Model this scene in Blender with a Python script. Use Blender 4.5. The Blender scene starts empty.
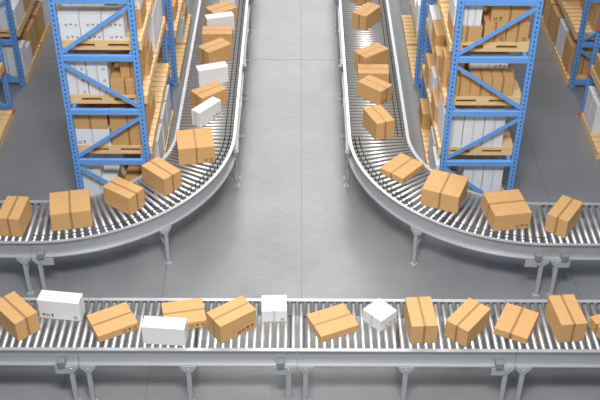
import bpy, bmesh, math, random
from math import pi, sin, cos
from mathutils import Vector, Matrix
random.seed(7)
S = bpy.context.scene
C = S.collection

# ------------------------------------------------------------------ materials
def srgb(r, g, b):
    f = lambda c: (c/255/12.92) if c/255 <= .04045 else ((c/255+.055)/1.055)**2.4
    return (f(r), f(g), f(b), 1)
def mat(name, col, rough=.6, metal=0, noise=0.0, scale=8, bump=0.0, stretch=(1, 1, 1), rvar=0.0, spec=.5):
    m = bpy.data.materials.new(name); m.use_nodes = True
    nt = m.node_tree; N = nt.nodes; L = nt.links; b = N['Principled BSDF']
    b.inputs['Base Color'].default_value = col; b.inputs['Roughness'].default_value = rough
    b.inputs['Metallic'].default_value = metal; b.inputs['Specular IOR Level'].default_value = spec
    if noise or bump or rvar:
        tc = N.new('ShaderNodeTexCoord'); mp = N.new('ShaderNodeMapping'); mp.inputs['Scale'].default_value = stretch
        n = N.new('ShaderNodeTexNoise'); n.inputs['Scale'].default_value = scale; n.inputs['Detail'].default_value = 6
        L.new(tc.outputs['Object'], mp.inputs[0]); L.new(mp.outputs[0], n.inputs['Vector'])
        if noise:
            r = N.new('ShaderNodeMapRange'); r.inputs[1].default_value = .3; r.inputs[2].default_value = .7
            r.inputs[3].default_value = 1-noise; r.inputs[4].default_value = 1+noise
            L.new(n.outputs[0], r.inputs[0])
            mx = N.new('ShaderNodeVectorMath'); mx.operation = 'SCALE'
            mx.inputs[0].default_value = col[:3]; L.new(r.outputs[0], mx.inputs['Scale'])
            L.new(mx.outputs[0], b.inputs['Base Color'])
        if rvar:
            r = N.new('ShaderNodeMapRange'); r.inputs[1].default_value = .3; r.inputs[2].default_value = .7
            r.inputs[3].default_value = rough-rvar; r.inputs[4].default_value = rough+rvar
            L.new(n.outputs[0], r.inputs[0]); L.new(r.outputs[0], b.inputs['Roughness'])
        if bump:
            bp = N.new('ShaderNodeBump'); bp.inputs['Strength'].default_value = bump; bp.inputs['Distance'].default_value = .01
            L.new(n.outputs[0], bp.inputs['Height']); L.new(bp.outputs[0], b.inputs['Normal'])
    return m
M = dict(
    kraft=mat('kraft_cardboard', srgb(205, 162, 110), .75, 0, .04, 14, .05, (1, 1, 6), spec=.25),
    kraft_tape=mat('brown_packing_tape', srgb(162, 123, 80), .4, 0, spec=.4),
    white=mat('white_cardboard', srgb(228, 229, 231), .7, 0, .015, 14, .04, spec=.3),
    white_tape=mat('clear_tape_on_white', srgb(206, 208, 210), .4, 0, spec=.4),
    ink=mat('printed_ink', srgb(30, 25, 22), .7),
    rail=mat('painted_rail_metal', srgb(186, 188, 192), .40, .4, .03, 5, 0, (1, 1, 8), .05),
    roller=mat('galvanised_roller', srgb(218, 217, 215), .38, .76, .04, 20, 0, rvar=.06),
    groove=mat('black_rubber_ring', srgb(28, 28, 30), .5),
    leg=mat('grey_leg_metal', srgb(178, 181, 185), .5, .15, .03, 6),
    bolt=mat('bright_bolt', srgb(235, 235, 235), .25, .6),
    box_grey=mat('grey_control_box', srgb(140, 143, 147), .5, .2),
    blue=mat('blue_rack_paint', srgb(104, 160, 228), .42, 0, .03, 5),
    hole=mat('upright_perforation', srgb(22, 40, 92), .8),
    orange=mat('orange_beam_paint', srgb(235, 98, 42), .45),
    wood=mat('pale_pallet_wood', srgb(232, 198, 148), .75, 0, .07, 5, .15, (1, 9, 9), spec=.2),
)
def floor_mat():
    m = bpy.data.materials.new('polished_concrete'); m.use_nodes = True
    nt = m.node_tree; N = nt.nodes; L = nt.links; b = N['Principled BSDF']
    tc = N.new('ShaderNodeTexCoord')
    def noise(scale, st, det=8):
        mp = N.new('ShaderNodeMapping'); mp.inputs['Scale'].default_value = st
        n = N.new('ShaderNodeTexNoise'); n.inputs['Scale'].default_value = scale; n.inputs['Detail'].default_value = det
        L.new(tc.outputs['Object'], mp.inputs[0]); L.new(mp.outputs[0], n.inputs['Vector']); return n.outputs[0]
    def mrange(src, a, b_, c, d):
        r = N.new('ShaderNodeMapRange'); r.inputs[1].default_value = a; r.inputs[2].default_value = b_
        r.inputs[3].default_value = c; r.inputs[4].default_value = d; L.new(src, r.inputs[0]); return r.outputs[0]
    def mul(a, c):
        q = N.new('ShaderNodeMath'); q.operation = 'MULTIPLY'; L.new(a, q.inputs[0]); L.new(c, q.inputs[1]); return q.outputs[0]
    cloud = mrange(noise(.9, (1, 1, 1)), .3, .7, .86, 1.12)
    streak = mrange(noise(4, (1, 7, 1)), .3, .7, .96, 1.04)
    fine = mrange(noise(60, (1, 1, 1)), .3, .7, .97, 1.03)
    v = mul(mul(cloud, streak), fine)
    sc = N.new('ShaderNodeVectorMath'); sc.operation = 'SCALE'; sc.inputs[0].default_value = srgb(129, 131, 134)[:3]
    L.new(v, sc.inputs['Scale']); L.new(sc.outputs[0], b.inputs['Base Color'])
    L.new(mrange(noise(6, (1, 4, 1)), .3, .7, .28, .42), b.inputs['Roughness'])
    bp = N.new('ShaderNodeBump'); bp.inputs['Strength'].default_value = .12; bp.inputs['Distance'].default_value = .01
    L.new(noise(9, (1, 5, 1)), bp.inputs['Height']); L.new(bp.outputs[0], b.inputs['Normal'])
    return m
M['floor'] = floor_mat()
M['joint'] = mat('floor_joint_filler', srgb(113, 115, 118), .42)

# ------------------------------------------------------------------ mesh helpers
def add_box(bm, x0, x1, y0, y1, z0, z1, mi=0, mtx=None):
    co = [(x0, y0, z0), (x1, y0, z0), (x1, y1, z0), (x0, y1, z0), (x0, y0, z1), (x1, y0, z1), (x1, y1, z1), (x0, y1, z1)]
    vs = [bm.verts.new(mtx @ Vector(c) if mtx else c) for c in co]
    for f in ((3, 2, 1, 0), (4, 5, 6, 7), (0, 1, 5, 4), (1, 2, 6, 5), (2, 3, 7, 6), (3, 0, 4, 7)):
        fa = bm.faces.new([vs[i] for i in f]); fa.material_index = mi
def add_prism(bm, poly, h, mtx, mi=0):
    """poly (x, z) in local frame, extruded from y=0 to y=h"""
    a = [bm.verts.new(mtx @ Vector((x, 0, z))) for x, z in poly]; b = [bm.verts.new(mtx @ Vector((x, h, z))) for x, z in poly]
    fs = [bm.faces.new(a), bm.faces.new(list(reversed(b)))]
    for i in range(len(poly)):
        j = (i+1) % len(poly); fs.append(bm.faces.new([a[j], a[i], b[i], b[j]]))
    for f in fs: f.material_index = mi
def add_bar(bm, p, q, w, d, up=(0, 1, 0), mi=0):
    """box bar from p to q; w across, d along 'up'"""
    p = Vector(p); q = Vector(q); a = (q-p); L = a.length; a.normalize()
    u = Vector(up); u = (u-a*u.dot(a)).normalized(); s = a.cross(u)
    m = Matrix((s, u, a)).transposed().to_4x4(); m.translation = p
    add_box(bm, -w/2, w/2, -d/2, d/2, 0, L, mi, m)
def add_cyl(bm, p, q, r0, r1, n=14, mi=0, cap=True):
    p = Vector(p); q = Vector(q); a = (q-p).normalized()
    u = a.orthogonal().normalized(); v = a.cross(u)
    A = [bm.verts.new(p+r0*(cos(2*pi*i/n)*u+sin(2*pi*i/n)*v)) for i in range(n)]
    B = [bm.verts.new(q+r1*(cos(2*pi*i/n)*u+sin(2*pi*i/n)*v)) for i in range(n)]
    for i in range(n):
        j = (i+1) % n; f = bm.faces.new([A[i], A[j], B[j], B[i]]); f.material_index = mi; f.smooth = True
    if cap:
        for f in (bm.faces.new(list(reversed(A))), bm.faces.new(B)): f.material_index = mi
def bevel(bm, w, seg=2):
    bmesh.ops.bevel(bm, geom=list(bm.edges), offset=w, segments=seg, affect='EDGES', profile=.6)
def mesh(name, bm, *mats):
    bmesh.ops.recalc_face_normals(bm, faces=bm.faces)
    me = bpy.data.meshes.new(name); bm.to_mesh(me); bm.free()
    for m in mats: me.materials.append(m)
    return me
def link(name, me, parent=None, loc=None, rz=0):
    o = bpy.data.objects.new(name, me); C.objects.link(o)
    if parent: o.parent = parent
    if loc is not None: o.location = loc
    o.rotation_euler.z = rz
    return o
def thing(name, label, cat, loc=(0, 0, 0), rz=0, group=None, me=None):
    o = bpy.data.objects.new(name, me); C.objects.link(o); o.location = loc; o.rotation_euler.z = rz
    o['label'] = label; o['category'] = cat
    if group: o['group'] = group
    return o

# ------------------------------------------------------------------ setting
bm = bmesh.new(); add_box(bm, -14, 14, 0, 26, -.1, 0)
fl = link('floor', mesh('floor', bm, M['floor'])); fl['kind'] = 'structure'
n = 1
for x in (-4.75, -1.56, .055, 3.265):
    y0, y1 = (3, 10.0) if x == -1.56 else (3, 25)
    bm = bmesh.new(); add_box(bm, x-.006, x+.006, y0, y1, -.02, .0012)
    o = link('trim_%d' % n, mesh('joint', bm, M['joint'])); o['kind'] = 'structure'; n += 1
for y in (14.18,):
    bm = bmesh.new(); add_box(bm, -12, 12, y-.006, y+.006, -.02, .001)
    o = link('trim_%d' % n, mesh('joint', bm, M['joint'])); o['kind'] = 'structure'; n += 1

# ------------------------------------------------------------------ conveyors
TOP = .75; RT = .742; RAD = .022; WD = .787
PROF = [(-.04, TOP), (0, TOP), (0, TOP-.012), (-.026, TOP-.012), (-.026, .555), (.012, .555), (.012, .543), (-.04, .543)]
def sweep_rail(bm, frames):
    """frames: list of (x, y, nx, ny) = position on rail edge and outward normal"""
    rings = [[bm.verts.new((x+nx*n, y+ny*n, z)) for n, z in PROF] for x, y, nx, ny in frames]
    k = len(PROF)
    for a, b in zip(rings, rings[1:]):
        for i in range(k):
            j = (i+1) % k; bm.faces.new([a[i], a[j], b[j], b[i]])
    bm.faces.new(rings[0]); bm.faces.new(list(reversed(rings[-1])))
def leg_mesh():
    # local: x along rail, y = outward; origin on the floor under rail web
    bm = bmesh.new()
    add_box(bm, -.023, .023, -.010, .012, .012, .543)
    add_prism(bm, [(-.078, .543), (.078, .543), (.078, .520), (.023, .455), (-.023, .455), (-.078, .520)], .006, Matrix.Translation((0, .012, 0)))
    add_box(bm, -.012, .012, -.03, -.010, .10, .5)
    return mesh('conveyor_leg', bm, M['leg'])
LEG = leg_mesh()
bm = bmesh.new(); add_box(bm, -.035, .035, -.035, .03, 0, .012); FOOT = mesh('leg_foot', bm, M['leg'])
bm = bmesh.new(); add_cyl(bm, (0, .018, .508), (0, .026, .508), .011, .009, 10); BOLT = mesh('leg_bolt', bm, M['bolt'])
def straight_roller(dots):
    bm = bmesh.new(); L = WD-.095; rad = RAD
    add_cyl(bm, (-L/2, 0, 0), (L/2, 0, 0), RAD, RAD, 16)
    add_cyl(bm, (-L/2-.014, 0, 0), (-L/2, 0, 0), .008, .008, 8); add_cyl(bm, (L/2, 0, 0), (L/2+.014, 0, 0), .008, .008, 8)
    for d, w in dots: add_cyl(bm, (L/2-d-w, 0, 0), (L/2-d, 0, 0), RAD+.0012, RAD+.0012, 16, 1)
    return mesh('conveyor_roller', bm, M['roller'], M['groove'])
ROL_F = straight_roller([(.0, .022)])
RAD = .0225; ROL_S = straight_roller([(.03, .010), (.09, .010)]); RAD = .022
def taper_roller():
    bm = bmesh.new(); L = WD-.095; r0 = .017; r1 = .0225
    add_cyl(bm, (-L/2, 0, -r0), (L/2, 0, -r1), r0, r1, 16)
    for d, w in ((.03, .014), (.09, .014)):
        f = lambda t: r0+(r1-r0)*(t+L/2)/L
        a, b = L/2-d-w, L/2-d
        add_cyl(bm, (a, 0, -f(a)), (b, 0, -f(b)), f(a)+.0012, f(b)+.0012, 16, 1)
    add_cyl(bm, (-L/2-.014, 0, -r0), (-L/2, 0, -r0), .007, .007, 8); add_cyl(bm, (L/2, 0, -r1), (L/2+.014, 0, -r1), .008, .008, 8)
    return mesh('tapered_roller', bm, M['roller'], M['groove'])
ROL_C = taper_roller()
def put_leg(t, x, y, rz):
    l = link('leg', LEG, t, (x, y, 0), rz)
    link('foot', FOOT, l); link('bolt', BOLT, l)
def put_cross(t, p, q):
    bm = bmesh.new(); p = Vector(p); q = Vector(q)
    d = (q-p).normalized()*.045; p = p+d; q = q-d
    add_bar(bm, (p.x, p.y, .50), (q.x, q.y, .50), .02, .03, (0, 0, 1))
    for a_, b_ in ((p, q), (q, p)):
        m_ = a_*.68+b_*.32
        add_bar(bm, (a_.x, a_.y, .27), (m_.x, m_.y, .50), .012, .025, (0, 0, 1))
    link('cross_brace', mesh('cross_brace', bm, M['leg']), t)
bm = bmesh.new(); add_box(bm, -.038, .038, -.02, .05, .556, .63); bevel(bm, .006); CBOX = mesh('control_box', bm, M['box_grey'])
bm = bmesh.new(); add_box(bm, -.07, .07, .019, .026, .445, .543); CPLATE = mesh('mounting_plate', bm, M['leg'])
def put_control(t, x, y, rz, dx=0):
    """control box on the outer rail face, plate hanging under the rail"""
    c, s = cos(rz), sin(rz)
    link('control_box', CBOX, t, (x, y, 0), rz)
    link('mounting_plate', CPLATE, t, (x+c*dx, y+s*dx, 0), rz)
def straight(label, x0, y0, along, width, n, roller, controls=(), nleg=True, rz_r=0, group=None):
    """module running from (x0,y0) along 'X' or 'Y' for 2.17 m.  built in world axes, local origin at start on the floor centreline"""
    t = thing('roller_conveyor', label, 'conveyor', (x0, y0, 0), 0, group)
    Lm = 2.166
    h = width/2
    if along == 'X': P = lambda a, b: (a, b)
    else: P = lambda a, b: (-b, a)
    for s in (-1, 1):
        bm = bmesh.new(); n_ = P(0, s)
        sweep_rail(bm, [(*P(.002, s*h), *n_), (*P(Lm, s*h), *n_)])
        link('side_rail', mesh('side_rail', bm, M['rail']), t)
    for i in range(n):
        a = (i+.5)*2.17/n
        x, y = P(a, 0)
        link('roller', roller, t, (x, y, RT-(.0225 if roller == ROL_S else RAD)), (pi/2 if along == 'X' else 0))
    for a in (.085, 1.085, 2.085):
        for s in (-1, 1):
            x, y = P(a, s*h)
            rz = (0 if s > 0 else pi) + (0 if along == 'X' else pi/2)
            put_leg(t, x, y, rz)
        put_cross(t, (*P(a, -h), 0), (*P(a, h), 0))
    for s, a, dx in controls:
        x, y = P(a, s*h); put_control(t, x, y, (0 if s > 0 else pi) + (0 if along == 'X' else pi/2), dx)
    return t
def curve(label, cx, cy, a0, a1, dirn, controls, ri=1.413, ro=2.2):
    g = .0015; a0_, a1_ = a0, a1
    t = thing('curved_roller_conveyor', label, 'conveyor', (cx, cy, 0), group='curved conveyor sections')
    K = 48
    for r, s in ((ri, -1), (ro, 1)):
        bm = bmesh.new(); fr = []
        for k in range(K+1):
            a = a0+(a1-a0)*k/K; fr.append((r*cos(a), r*sin(a), s*cos(a), s*sin(a)))
        sweep_rail(bm, fr)
        me = mesh('curved_rail', bm, M['rail'])
        for p in me.polygons: p.use_smooth = False
        link('side_rail', me, t)
    n = 37; rm = (ri+ro)/2
    for i in range(n):
        a = a0+(a1-a0)*(i+.5)/n
        link('roller', ROL_C, t, (rm*cos(a), rm*sin(a), RT), a)
    am = a0+(a1-a0)*.543; e = .085/ro*(1 if a1 > a0 else -1)
    for a in (a0+e, am, a1-e):
        put_leg(t, ro*cos(a), ro*sin(a), a-pi/2)
        b = a if a == am else (a0+e*ro/ri if abs(a-a0) < .5 else a1-e*ro/ri)
        put_leg(t, ri*cos(b), ri*sin(b), b+pi/2)
        put_cross(t, (ri*cos(a), ri*sin(a), 0), (ro*cos(a), ro*sin(a), 0))
    for a, dx in controls: put_control(t, ro*cos(a), ro*sin(a), a-pi/2, dx)
    return t
FY = (7.037+7.795)/2
fw = 7.795-7.037
for i, (xs, lab) in enumerate(((-4.335, 'leftmost section of the straight front roller conveyor'),
                 (-2.165, 'front roller conveyor section left of the picture centre'),
                 (.005, 'front roller conveyor section right of the picture centre'),
                 (2.175, 'rightmost section of the straight front roller conveyor'))):
    # rail at the near side is s=-1
    straight(lab, xs, FY, 'X', fw, 28, ROL_F, [(-1, 2.005, .0)], group='sections of the front conveyor')
CYC = 10.88
LX, RX = -2.99, 2.845
curve('left curved roller conveyor bending from the aisle to the left', LX, CYC, 0, -pi/2, 1, [(-pi/2+.055, -.06), (-.09, 0)])
curve('right curved roller conveyor bending from the aisle to the right', RX, CYC, pi, 3*pi/2, 1, [(3*pi/2-.062, .07), (pi+.09, 0)])
straight('straight roller conveyor section leaving the left curve at picture edge', LX-2.17, CYC-2.2+WD/2, 'X', WD, 28, ROL_F)
straight('straight roller conveyor section leaving the right curve at picture edge', RX, CYC-2.2+WD/2, 'X', WD, 28, ROL_F, [(-1, .155, 0)])
for k, w in enumerate(('nearest', 'middle', 'farthest')):
    straight('%s straight section of the roller conveyor left of the aisle' % w, LX+2.2-WD/2, CYC+2.17*k, 'Y', WD, 29, ROL_S, [(-1, 2.005, 0)], group='straight sections of the left aisle conveyor')
    straight('%s straight section of the roller conveyor right of the aisle' % w, RX-2.2+WD/2, CYC+2.17*k, 'Y', WD, 29, ROL_S, [(1, 2.005, 0)], group='straight sections of the right aisle conveyor')

# ------------------------------------------------------------------ cartons
def glyph(bm, kind, x, z, s, y):
    """small printed symbol on a plane facing -Y, centred at (x, z), size s"""
    T = lambda pts: [bm.verts.new((x+px*s, y, z+pz*s)) for px, pz in pts]
    def poly(pts): f = bm.faces.new(T(pts)); f.material_index = 1
    if kind == 'arrows':
        for o in (-.27, .27):
            poly([(o-.2, .1), (o+.2, .1), (o, .5)]); poly([(o-.07, -.32), (o+.07, -.32), (o+.07, .1), (o-.07, .1)])
        poly([(-.5, -.5), (.5, -.5), (.5, -.38), (-.5, -.38)])
    elif kind == 'umbrella':
        poly([(-.5, .1), (.5, .1), (.35, .38), (0, .5), (-.35, .38)]); poly([(-.05, -.5), (.05, -.5), (.05, .1), (-.05, .1)])
        poly([(-.25, -.5), (-.05, -.5), (-.05, -.38), (-.25, -.38)])
    elif kind == 'recycle':
        for k in range(3):
            a = pi/2+k*2*pi/3
            p = []
            for d, r in ((-.75, .5), (.45, .5), (.85, .36), (.45, .2), (-.75, .3)):
                p.append((r*cos(a+d), r*sin(a+d)))
            poly(p)
    elif kind == 'glass':
        poly([(-.28, .5), (.28, .5), (.16, .0), (-.16, .0)]); poly([(-.05, -.4), (.05, -.4), (.05, 0), (-.05, 0)]); poly([(-.22, -.5), (.22, -.5), (.22, -.4), (-.22, -.4)])
MARKS = {'': [], 'r3': [(-.15, 'arrows'), (-.095, 'umbrella'), (-.04, 'recycle')], 'r2': [(-.115, 'recycle'), (-.05, 'arrows')],
         'r1': [(-.045, 'arrows')], 'l3r1': [(.05, 'umbrella'), (.095, 'recycle'), (.14, 'glass'), (-.05, 'recycle')],
         'r4': [(-.21, 'arrows'), (-.155, 'recycle'), (-.105, 'umbrella'), (-.05, 'glass')],
         'm1': [(None, 'recycle')], 'l2': [(.05, 'arrows'), (.11, 'glass')]}
_bm = {}
def carton_meshes(col, w, l, h, mark, tape):
    k = (col, round(w, 3), round(l, 3), round(h, 3), mark, tape)
    if k in _bm: return _bm[k]
    bm = bmesh.new(); add_box(bm, -w/2, w/2, -l/2, l/2, 0, h)
    # body sides very slightly bulged like a filled carton
    bevel(bm, .0045, 2)
    for f in bm.faces: f.smooth = False
    s = min(.046, max(.034, h*.19))
    for off, g in MARKS[mark]:
        x = (0.0 if off is None else (w/2+off if off < 0 else -w/2+off))
        glyph(bm, g, x, .012+s*.75, s, -l/2-.0015)
    # keep ink polygons out of normal recalculation trouble: they face -Y
    body = mesh('carton_body', bm, M['kraft' if col == 'brown' else 'white'], M['ink'])
    bm = bmesh.new(); tw = .013; e = .0009; dn = h*1.0
    if tape == 'v':
        add_box(bm, -tw, tw, -l/2-e, l/2+e, h-.001, h+e)
        for s_ in (-1, 1): add_box(bm, -tw, tw, s_*(l/2+e)-.0006, s_*(l/2+e)+.0006, h-dn+.002, h+e)
    else:
        add_box(bm, -w/2-e, w/2+e, -tw, tw, h-.001, h+e)
        for s_ in (-1, 1): add_box(bm, s_*(w/2+e)-.0006, s_*(w/2+e)+.0006, -tw, tw, h-dn+.002, h+e)
    tp = mesh('packing_tape', bm, M['kraft_tape' if col == 'brown' else 'white_tape'])
    _bm[k] = (body, tp); return _bm[k]
def carton(col, x, y, z, w, l, h, rz, label, mark='', tape='v', group=None):
    b, t = carton_meshes(col, w, l, h, mark, tape)
    o = thing('cardboard_box', label, 'box', (x, y, z), rz, group, b)
    link('packing_tape', t, o)
    return o
ON = [  # colour, x, y, w, l, h, yaw, mark, tape, label
 ('brown', -2.814, 7.394, .256, .425, .245, .776, '', 'v', 'brown carton at the left end of the front conveyor'),
 ('white', -2.393, 7.551, .43, .155, .245, -.128, 'l3r1', 'u', 'slim white carton beside the leftmost brown carton, front conveyor'),
 ('brown', -1.858, 7.399, .425, .345, .086, .499, 'r3', 'u', 'flat brown carton between two slim white cartons on the front conveyor'),
 ('white', -1.303, 7.200, .425, .16, .23, -.081, '', 'u', 'slim white carton touching the near rail of the front conveyor'),
 ('brown', -1.148, 7.507, .42, .345, .088, .212, 'r3', 'u', 'flat brown carton half hidden behind a slim white carton'),
 ('brown', -.653, 7.36, .425, .255, .24, .639, 'r4', 'u', 'brown carton left of the upright small white one, front conveyor'),
 ('white', -.232, 7.575, .255, .24, .148, .027, 'r1', 'v', 'small square-set white carton near the centre of the front conveyor'),
 ('brown', .359, 7.4, .42, .35, .087, .422, '', 'u', 'flat brown carton right of centre, between the two small white ones'),
 ('white', .839, 7.483, .24, .25, .148, .758, 'r3', 'u', 'small white carton turned corner-on beside a tall brown carton'),
 ('brown', 1.239, 7.365, .262, .422, .24, .069, '', 'v', 'brown carton set nearly straight, right of the small turned white one'),
 ('brown', 1.709, 7.346, .43, .255, .22, .886, '', 'u', 'brown carton turned steeply, left of the flat carton on the right'),
 ('brown', 2.218, 7.405, .342, .418, .083, -.467, 'm1', 'v', 'flat brown carton on the right half of the front conveyor'),
 ('brown', 2.70, 7.393, .265, .425, .248, .115, '', 'v', 'tall brown carton near the right end of the front conveyor'),
 ('brown', 3.19, 7.37, .42, .255, .13, .379, '', 'u', 'brown carton cut off by the right picture edge, front conveyor'),
 ('brown', -3.193, 9.01, .253, .42, .255, -.062, '', 'v', 'brown carton at the left end of the left curved conveyor'),
 ('brown', -2.583, 9.148, .449, .42, .235, .205, '', 'v', 'large brown carton second from left end on the left curve'),
 ('brown', -2.013, 9.408, .25, .41, .248, .973, '', 'v', 'brown carton in front of the left rack on the left curve'),
 ('brown', -1.62, 9.808, .262, .415, .24, .811, '', 'v', 'brown carton at the middle of the left curve beside rack upright'),
 ('brown', -1.272, 10.449, .448, .427, .235, .165, 'r2', 'v', 'large brown carton where the left conveyor starts to curve'),
 ('white', -1.192, 11.249, .419, .147, .225, .912, 'r3', 'u', 'nearest slim white carton on the conveyor left of the aisle'),
 ('brown', -1.183, 11.60, .407, .258, .245, .695, '', 'u', 'brown carton just behind the nearest slim white one, left conveyor'),
 ('white', -1.186, 12.223, .42, .158, .245, .329, '', 'u', 'slim white carton between two brown cartons, middle of left conveyor'),
 ('brown', -1.185, 12.83, .415, .25, .243, .718, '', 'u', 'turned brown carton right behind the middle slim white one, left conveyor'),
 ('brown', -1.189, 13.411, .445, .255, .175, .026, '', 'u', 'low wide brown carton set straight across the left conveyor'),
 ('white', -1.179, 13.755, .419, .152, .242, .292, '', 'u', 'farther slim white carton behind the low wide brown one, left conveyor'),
 ('brown', -1.175, 14.10, .40, .29, .2, .649, '', 'u', 'brown carton half hidden by the farther slim white one, left conveyor'),
 ('white', -1.152, 14.745, .2, .234, .189, .066, '', 'v', 'small white carton at the far top end of the left conveyor'),
 ('brown', .99, 14.763, .282, .263, .249, .604, '', 'v', 'brown carton cut by the top picture edge, right conveyor'),
 ('brown', 1.04, 13.976, .44, .24, .243, .962, '', 'u', 'brown carton standing alone near the top of the right conveyor'),
 ('brown', 1.042, 12.70, .44, .245, .245, .667, '', 'u', 'turned brown carton behind the straight low one, right conveyor'),
 ('brown', 1.05, 12.33, .427, .265, .155, -.03, '', 'u', 'low brown carton set straight across the right conveyor'),
 ('brown', 1.04, 11.825, .254, .403, .222, .834, 'l2', 'v', 'brown carton just in front of the straight low one, right conveyor'),
 ('brown', 1.037, 10.995, .252, .406, .255, .397, '', 'v', 'brown carton where the right conveyor starts to curve'),
 ('brown', 1.274, 10.1, .43, .347, .083, .848, 'l2', 'u', 'flat brown carton on the right curve'),
 ('brown', 1.727, 9.539, .445, .43, .233, -.391, '', 'v', 'large brown carton on the right curve beside the rack upright'),
 ('brown', 2.391, 9.184, .43, .45, .222, .172, 'r3', 'u', 'large brown carton with printed marks on the right curve'),
 ('brown', 3.027, 9.06, .251, .435, .24, -.605, '', 'v', 'brown carton at the right end of the right curved conveyor'),
]
for c, x, y, w, l, h, a, mk, tp, lab in ON: carton(c, x, y, RT+.0016, w, l, h, a, lab, mk, tp,
    'cartons on the front conveyor' if y < 8 else ('cartons on the left conveyor' if x < 0 else 'cartons on the right conveyor'))

# ------------------------------------------------------------------ pallets
PW, PL, PH = .935, 1.0, .12
def pallet_parts():
    r = {}
    bm = bmesh.new(); add_box(bm, -PW/2, PW/2, 0, .098, PH-.018, PH); r['deck'] = mesh('deck_board', bm, M['wood'])
    # end board: one board with two fork slots cut out of it
    bm = bmesh.new(); xs = [-PW/2, -PW/2+.15, -PW/2+.385, -.0675+.0, .0675, PW/2-.385, PW/2-.15, PW/2]
    xs = [-PW/2, -PW/2+.15, -.075, .075, PW/2-.15, PW/2]; zs = [0, .024, .080, .101]
    V = {}
    def v(a, b, y):
        if (a, b, y) not in V: V[(a, b, y)] = bm.verts.new((xs[a], y, zs[b]))
        return V[(a, b, y)]
    solid = lambda a, b: 0 <= a < 5 and 0 <= b < 3 and not (b == 1 and a in (1, 3))
    T = .13
    for a in range(5):
        for b in range(3):
            if not solid(a, b): continue
            bm.faces.new([v(a, b, 0), v(a+1, b, 0), v(a+1, b+1, 0), v(a, b+1, 0)])
            bm.faces.new([v(a, b, T), v(a, b+1, T), v(a+1, b+1, T), v(a+1, b, T)])
            for (da, db, p, q) in ((0, -1, (0, 0), (1, 0)), (0, 1, (1, 1), (0, 1)), (-1, 0, (0, 1), (0, 0)), (1, 0, (1, 0), (1, 1))):
                if not solid(a+da, b+db):
                    bm.faces.new([v(a+p[0], b+p[1], 0), v(a+p[0], b+p[1], T), v(a+q[0], b+q[1], T), v(a+q[0], b+q[1], 0)])
    r['end'] = mesh('end_board', bm, M['wood'])
    bm = bmesh.new(); add_box(bm, -.06, .06, .131, PL-.131, 0, .101); r['stringer'] = mesh('stringer', bm, M['wood'])
    return r
PP = pallet_parts()
def pallet(x, y, z, label):
    side = 'far left' if x < -4 else ('left' if x < 0 else ('right' if x < 3 else 'far right'))
    t = thing('wooden_pallet', label, 'pallet', (x+PW/2, y, z), group='pallets on the %s rack' % side)
    for k in range(8): link('deck_board', PP['deck'], t, ((random.random()-.5)*.012, k*(PL-.098)/7, 0))
    for sx in (-PW/2+.062, 0, PW/2-.062): link('stringer', PP['stringer'], t, (sx, 0, 0))
    link('end_board', PP['end'], t, (0, .002, 0)); link('end_board', PP['end'], t, (0, PL-.132, 0))
    return t
# ------------------------------------------------------------------ racks
BEAMZ = (.735, 1.462, 2.19, 2.917, 4.37)
UP_H = 5.8
def upright_mesh():
    bm = bmesh.new()
    add_box(bm, -.037, .037, -.03, .03, .0, UP_H)
    bevel(bm, .006, 1)
    z = .1
    while z < 3.4:
        for x in (-.012,):
            m = Matrix.Translation((x+.012, -.0305, z)); add_prism(bm, [(-.009, -.012), (.009, -.012), (.006, .012), (-.006, .012)], .0008, m, 1)
        for s in (-1, 1):
            a = bm.verts.new
            for yy in (-.012,):
                add_box(bm, s*.0375-.0006, s*.0375+.0006, -.010, .010, z-.012, z+.012, 1)
        z += .06
    return mesh('rack_upright', bm, M['blue'], M['hole'])
UPR = upright_mesh()
RWD = .95
def hz_mesh():
    bm = bmesh.new(); add_box(bm, -RWD/2+.0375+.0, RWD/2-.0375, -.022, .022, -.04, .04); bevel(bm, .006, 1); return mesh('rack_horizontal', bm, M['blue'])
HZ = hz_mesh()
bm = bmesh.new(); add_box(bm, -.05, .05, -.045, .045, 0, .06); bevel(bm, .005, 1); BOOT = mesh('upright_boot', bm, M['orange'])
def diag_mesh(x0, z0, x1, z1):
    bm = bmesh.new(); add_bar(bm, (x0, -.012, z0), (x1, -.012, z1), .042, .02); return mesh('diagonal_brace', bm, M['blue'])
DG = [diag_mesh(-.43, .665, .43, .045), diag_mesh(-.43, .80, .43, 1.40), diag_mesh(-.43, 2.12, .43, 1.53), diag_mesh(-.43, 2.25, .43, 2.86), diag_mesh(-.43, 3.6, .43, 2.98)]
def rack(x0, y0, y1, label):
    """x0 = left face of the frame, frames at y0 and y1"""
    cx = x0+RWD/2
    t = thing('pallet_rack', label, 'rack', (cx, (y0+y1)/2, 0), group='blue pallet racks')
    hl = (y1-y0)/2
    for yy in (-hl, hl):
        for s in (-1, 1):
            u = link('upright', UPR, t, (s*(RWD/2-.0375), yy, 0))
            if yy > 0: link('boot', BOOT, u)
        for z in (.10,)+BEAMZ+(3.645, 5.1):
            link('horizontal_brace', HZ, t, (0, yy, z if z > .2 else .09))
        for d in DG: link('diagonal_brace', d, t, (0, yy, 0))
    bmz = bmesh.new(); add_box(bmz, -.02, .02, -hl+.034, hl-.034, -.045, .045); bevel(bmz, .005, 1)
    me = mesh('load_beam', bmz, M['blue'])
    bmc = bmesh.new(); add_box(bmc, -.03, .105, -.03, .0, -.065, .065); cn = mesh('beam_connector', bmc, M['orange'])
    bmc = bmesh.new(); add_box(bmc, -.105, .03, -.03, .0, -.065, .065); cn2 = mesh('beam_connector', bmc, M['orange'])
    for z in BEAMZ:
        for s in (-1, 1):
            b = link('load_beam', me, t, (s*(RWD/2-.10), 0, z))
            link('beam_connector', cn if s > 0 else cn2, b, (0, hl-.032, 0))
    return t
XI, XO, XR, XS = -2.776, -5.10, 1.77, 4.13
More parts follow.
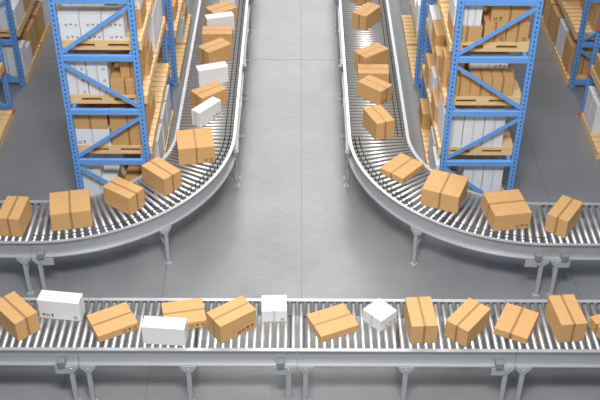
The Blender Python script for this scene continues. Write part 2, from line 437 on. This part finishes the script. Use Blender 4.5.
NEAR = (10.29, 12.58); FAR = (13.35, 16.62)
RK = {'L': (XI, 'left'), 'O': (XO, 'far left'), 'R': (XR, 'right'), 'Q': (XS, 'far right')}
lab = {('L', 0): 'bright blue pallet rack behind the left curved conveyor', ('R', 0): 'bright blue pallet rack behind the right curved conveyor',
       ('L', 1): 'blue pallet rack farther back, beside the left conveyor', ('R', 1): 'blue pallet rack farther back, beside the right conveyor',
       ('O', 0): 'shaded blue pallet rack frame at the left picture edge, nearer one', ('O', 1): 'shaded blue pallet rack farther back at upper left corner',
       ('Q', 0): 'shaded blue pallet rack frame at the right picture edge, nearer one', ('Q', 1): 'shaded blue pallet rack farther back at upper right corner'}
for k, (x, nm) in RK.items():
    for b, (y0, y1) in enumerate((NEAR, FAR)): rack(x, y0, y1, lab[(k, b)])
ZL = {0: 0.0, 1: .785, 2: 1.512, 3: 2.24}
SH = {0: 'floor level', 1: 'first shelf', 2: 'second shelf', 3: 'third shelf'}
PY = {0: 10.385, 1: 11.44, 2: 13.42, 3: 14.50, 4: 15.52}
PN = {0: 'front', 1: 'second', 2: 'third', 3: 'fourth', 4: 'fifth'}
SM = (.245, .25, .157); BG = (.43, .42, .235); TL = (.25, .42, .25); FT = (.34, .42, .1); WB = (.155, .42, .245); FW = (.42, .34, .1)
_used = {}
def load(r, p, lv, stacks):
    """pallet p of rack r at level lv.  stacks: (x, y, [(colour, dims, mark), ...]) measured from the pallet's near-left corner"""
    x0, nm = RK[r]; px = x0+.04 if r in 'LO' else x0-.025; y0 = PY[p]; z = ZL[lv]
    pallet(px, y0, z, '%s%s pallet on the %s rack row, %s' % ('' if stacks else 'empty ', PN[p], nm, SH[lv]))
    rown = lambda y: 'near' if y < .2 else ('middle' if y < .5 else 'rear')
    ranks = {}
    for st in stacks: ranks.setdefault((rown(st[1]), len(st) > 3), []).append(st[0])
    names = {1: ['only'], 2: ['left', 'right'], 3: ['left', 'middle', 'right'], 4: ['far left', 'left', 'right', 'far right'], 5: ['far left', 'left', 'middle', 'right', 'far right']}
    for st in stacks:
        x, y, items = st[:3]; base = st[3] if len(st) > 3 else 0
        zz = z+PH+.001+base
        for i, it in enumerate(items):
            if base: i = 9
            col, d, mk = it
            w, l, h = d
            pos = 'bottom' if i == 0 else ('top' if i == len(items)-1 else ('second' if i == 1 else 'third'))
            if base: pos = 'upper'
            if len(items) == 1 and not base: pos = 'single'
            xs = sorted(ranks[(rown(y), base > 0)]); cn_ = names[len(xs)][xs.index(x)]
            L_ = '%s %s carton, %s column of %s row, %s pallet, %s, %s rack' % (pos, col, cn_, rown(y), PN[p], SH[lv], nm)
            if L_ in _used: print('DUP', L_)
            _used[L_] = 1
            o = carton(col, px+x+w/2, y0+y+l/2, zz, w, l, h, (random.random()-.5)*.012, L_, mk, 'u' if (mk == 'r3' and d == SM) else 'v', 'cartons on the %s rack' % nm)
            zz += h+.0015
W = lambda d, m='': ('white', d, m)
B = lambda d, m='': ('brown', d, m)
# left rack
load('L', 0, 3, [(.0, .01, [W(SM, 'r3'), W(SM, 'r3')]), (.252, .01, [W(SM, 'r3'), W(SM, 'r3')]), (.504, .01, [W(SM, 'r3'), W(SM, 'r3')]),
                 (.0, .275, [W(SM), W(SM)]), (.252, .275, [W(SM), W(SM)]), (.66, .29, [B(TL), W(SM, 'r2')])])
load('L', 0, 2, [(.0, .01, [W(SM, 'r1')]*3), (.255, .01, [W(SM, 'r1')]*3), (.515, .01, [B(FT, 'r1'), B(FT, '')]), (.64, .06, [B((.24, .36, .25))], .204), (.0, .275, [W(SM)]*3),
                 (.66, .47, [B(TL), B(SM)])])
load('L', 0, 1, [(.0, .01, [W(BG, 'l2'), B(FW), B(FW)]), (.45, .01, [B(BG), B(BG)]), (.0, .47, [B(BG)]), (.45, .47, [B(BG), B(SM)])])
load('L', 0, 0, [(.0, .03, [W(BG), W(SM)]), (.02, .50, [W(BG), W(BG)]), (.53, .10, [B((.34, .42, .2))]), (.77, .54, [W(WB), W(WB)])])
load('L', 1, 3, [])
load('L', 1, 2, [(.50, .01, [W((.42, .42, .245)), W((.42, .42, .245))]), (.50, .45, [W((.42, .42, .245)), W((.42, .42, .245))]), (.1, .3, [W(TL)])])
load('L', 1, 1, [(.0, .1, [B(BG)])])
load('L', 1, 0, [(.77, .02, [W(WB), W(WB)]), (.77, .50, [W(WB), W(WB)]), (.1, .1, [B(BG)])])
load('L', 2, 1, [(.47, .30, [B(BG)]), (.0, .1, [B(BG)])])
load('L', 2, 0, [(.0, .50, [B(BG)])])
load('L', 3, 1, [(.45, .02, [B(BG)]), (.0, .1, [W(BG)])])
load('L', 3, 0, [(.64, .02, [W(TL), W(SM)]), (.45, .5, [B(BG)])])
# right rack
load('R', 0, 3, [(.02, .01, [B(FT), B(FT)]), (.02, .01, [W(WB)], .204), (.18, .01, [W(WB)], .204), (.385, .01, [B(TL, 'r1')]), (.645, .01, [B(TL, 'r1')]), (.44, .01, [B(BG, 'l2')], .2525), (.2, .46, [B(BG), B(BG)])])
load('R', 0, 2, [(.05, .01, [B((.25, .2, .25))]), (.305, .01, [B((.25, .2, .25))]), (.56, .01, [B((.25, .2, .25))]),
                 (.0, .22, [B(TL), B(SM)]), (.3, .22, [B((.44, .42, .25)), W((.46, .4, .2), 'r3')]), (-.02, .72, [B(SM)])])
load('R', 0, 1, [(.03, .01, [W(SM)]*3), (.283, .01, [W(SM)]*3), (.536, .01, [W(SM)]*3), (.03, .275, [W(SM)]*3), (.283, .275, [W(SM)]*3), (.0, .55, [B(TL)])])
load('R', 0, 0, [(.35, .01, [W(SM)]*3), (.604, .01, [W(SM)]*3), (.0, .03, [W(WB), W(WB)]), (.02, .5, [W(TL), W(TL)]), (.35, .28, [W(SM)]*3)])
load('R', 1, 3, [])
load('R', 1, 2, [(.0, .02, [B(TL, 'l2')]), (.0, .46, [W(WB)]), (.2, .46, [B(TL)]), (.3, .02, [B(BG)])])
load('R', 1, 1, [(.02, .02, [W((.16, .30, .36), 'l2')]), (.0, .36, [B((.43, .42, .3))]), (.48, .3, [B(BG)])])
load('R', 1, 0, [(.0, .55, [B(TL)])])
load('R', 2, 1, [(.0, .02, [W(TL), W(SM)]), (.0, .46, [W(TL)]), (.3, .1, [B(BG)])])
load('R', 2, 0, [(.4, .4, [B(BG)])])
load('R', 3, 1, [(.0, .02, [W(WB)]), (.2, .02, [B(BG)])])
load('R', 3, 0, [(.3, .2, [B(BG), B(BG)])])
# upper shelves: unseen pallets and cartons added to shade the side aisles
for r in 'LR':
    for p in (0, 1, 2, 3, 4):
        for lv, zz in (('fourth shelf', 2.967), ('top shelf', 4.42)):
            px = RK[r][0]+.04 if r == 'L' else RK[r][0]-.025
            pallet(px, PY[p], zz, '%s unseen pallet added for shade on the %s rack row, %s' % (PN[p], RK[r][1], lv))
            carton('brown', px+PW/2, PY[p]+.5, zz+PH+.001, .9, .96, 1.05, 0, 'unseen brown carton added for shade, %s pallet, %s, %s rack row' % (PN[p], lv, RK[r][1]), group='unseen cartons added above for shade')
# far-left rack
load('O', 1, 0, [(.0, .1, [W(BG)])])
load('O', 1, 1, [(.0, .3, [W(BG)])])
load('O', 2, 1, [(.68, .01, [W(SM)]*2), (.425, .01, [W(SM)]*2), (.17, .01, [W(SM)]*2), (.68, .27, [W(SM)]*2), (.425, .27, [W(SM)]*2), (.50, .55, [B(BG), B(BG)])])
load('O', 2, 0, [(.68, .01, [W(SM)]*3), (.425, .01, [W(SM)]*3), (.17, .01, [W(SM)]*3), (.68, .27, [W(SM)]*2), (.485, .55, [B(BG), B(BG)])])
load('O', 3, 0, [(.485, .01, [B(BG), B(BG)]), (.60, .46, [W(WB), W(WB)]), (.77, .46, [W(WB), W(WB)])])
load('O', 3, 1, [(.49, .02, [B(BG)]), (.68, .5, [W(SM)]*2)])
load('O', 4, 0, [(.48, .02, [B(BG), B(BG)])])
# far-right rack
load('Q', 1, 0, [(.01, .44, [W(SM)]*3), (.26, .44, [W(SM)]*3), (.01, .71, [W(SM)]*3)])
load('Q', 1, 1, [(.01, .5, [B(BG)])])
load('Q', 2, 1, [(.25, .02, [B(BG), B(BG)]), (.25, .46, [B(BG), B(BG)])])
load('Q', 2, 0, [(.02, .12, [B(BG), B(BG)]), (.02, .60, [W(WB), W(WB)]), (.5, .1, [W(TL), W(TL)])])
load('Q', 3, 1, [(.0, .02, [B(BG), B(BG)]), (.0, .46, [B(BG), B(BG)])])
load('Q', 3, 0, [(.0, .02, [B(BG), B(BG)]), (.0, .48, [B(BG), B(BG)])])
load('Q', 4, 0, [(.0, .02, [B(BG), B(BG)])])

# ------------------------------------------------------------------ light
w = bpy.data.worlds.new('warehouse_air'); S.world = w; w.use_nodes = True
w.node_tree.nodes['Background'].inputs[0].default_value = (.86, .92, 1.0, 1)
w.node_tree.nodes['Background'].inputs[1].default_value = .28
def area(name, loc, sx, sy, power, col=(1, .98, .95), rot=(0, 0, 0), spread=180):
    d = bpy.data.lights.new(name, 'AREA'); d.shape = 'RECTANGLE'; d.size = sx; d.size_y = sy; d.energy = power; d.color = col
    d.spread = math.radians(spread)
    o = bpy.data.objects.new(name, d); C.objects.link(o); o.location = loc; o.rotation_euler = rot
    return o
for sx in (-1, 1): area('ceiling_light_strip', (sx*1.4, 10.2, 9.6), .8, 13, 285, spread=180)
area('far_aisle_sheen_light', (0, 31, 9.8), 6.2, 27, 3000, spread=180)  # added unseen area light; its reflection puts the sheen on the aisle floor
area('front_ceiling_lights', (0, 2.9, 9.5), 3.0, 1.2, 470, rot=(math.radians(34), 0, 0), spread=120)

# ------------------------------------------------------------------ camera
pitch, yaw, roll, F = 6.48781973e-01, -3.24883052e-03, 6.17087925e-03, 1013.31736
cp, sp = cos(pitch), sin(pitch)
f = Vector((0, cp, -sp)); u = Vector((0, sp, cp)); r = Vector((1, 0, 0))
Z = Matrix.Rotation(yaw, 3, 'Z'); f, u, r = Z @ f, Z @ u, Z @ r
r, u = cos(roll)*r+sin(roll)*u, -sin(roll)*r+cos(roll)*u
cd = bpy.data.cameras.new('camera'); cam = bpy.data.objects.new('camera', cd); C.objects.link(cam)
m = Matrix((r, u, -f)).transposed().to_4x4(); m.translation = (0, 0, 7.95); cam.matrix_world = m
cd.sensor_width = 36; cd.lens = F/600*36; cd.clip_end = 200
S.camera = cam
S.view_settings.view_transform = 'Standard'; S.view_settings.look = 'None'
S.view_settings.exposure = 0.0; S.view_settings.gamma = 1; S.view_settings.use_curve_mapping = False
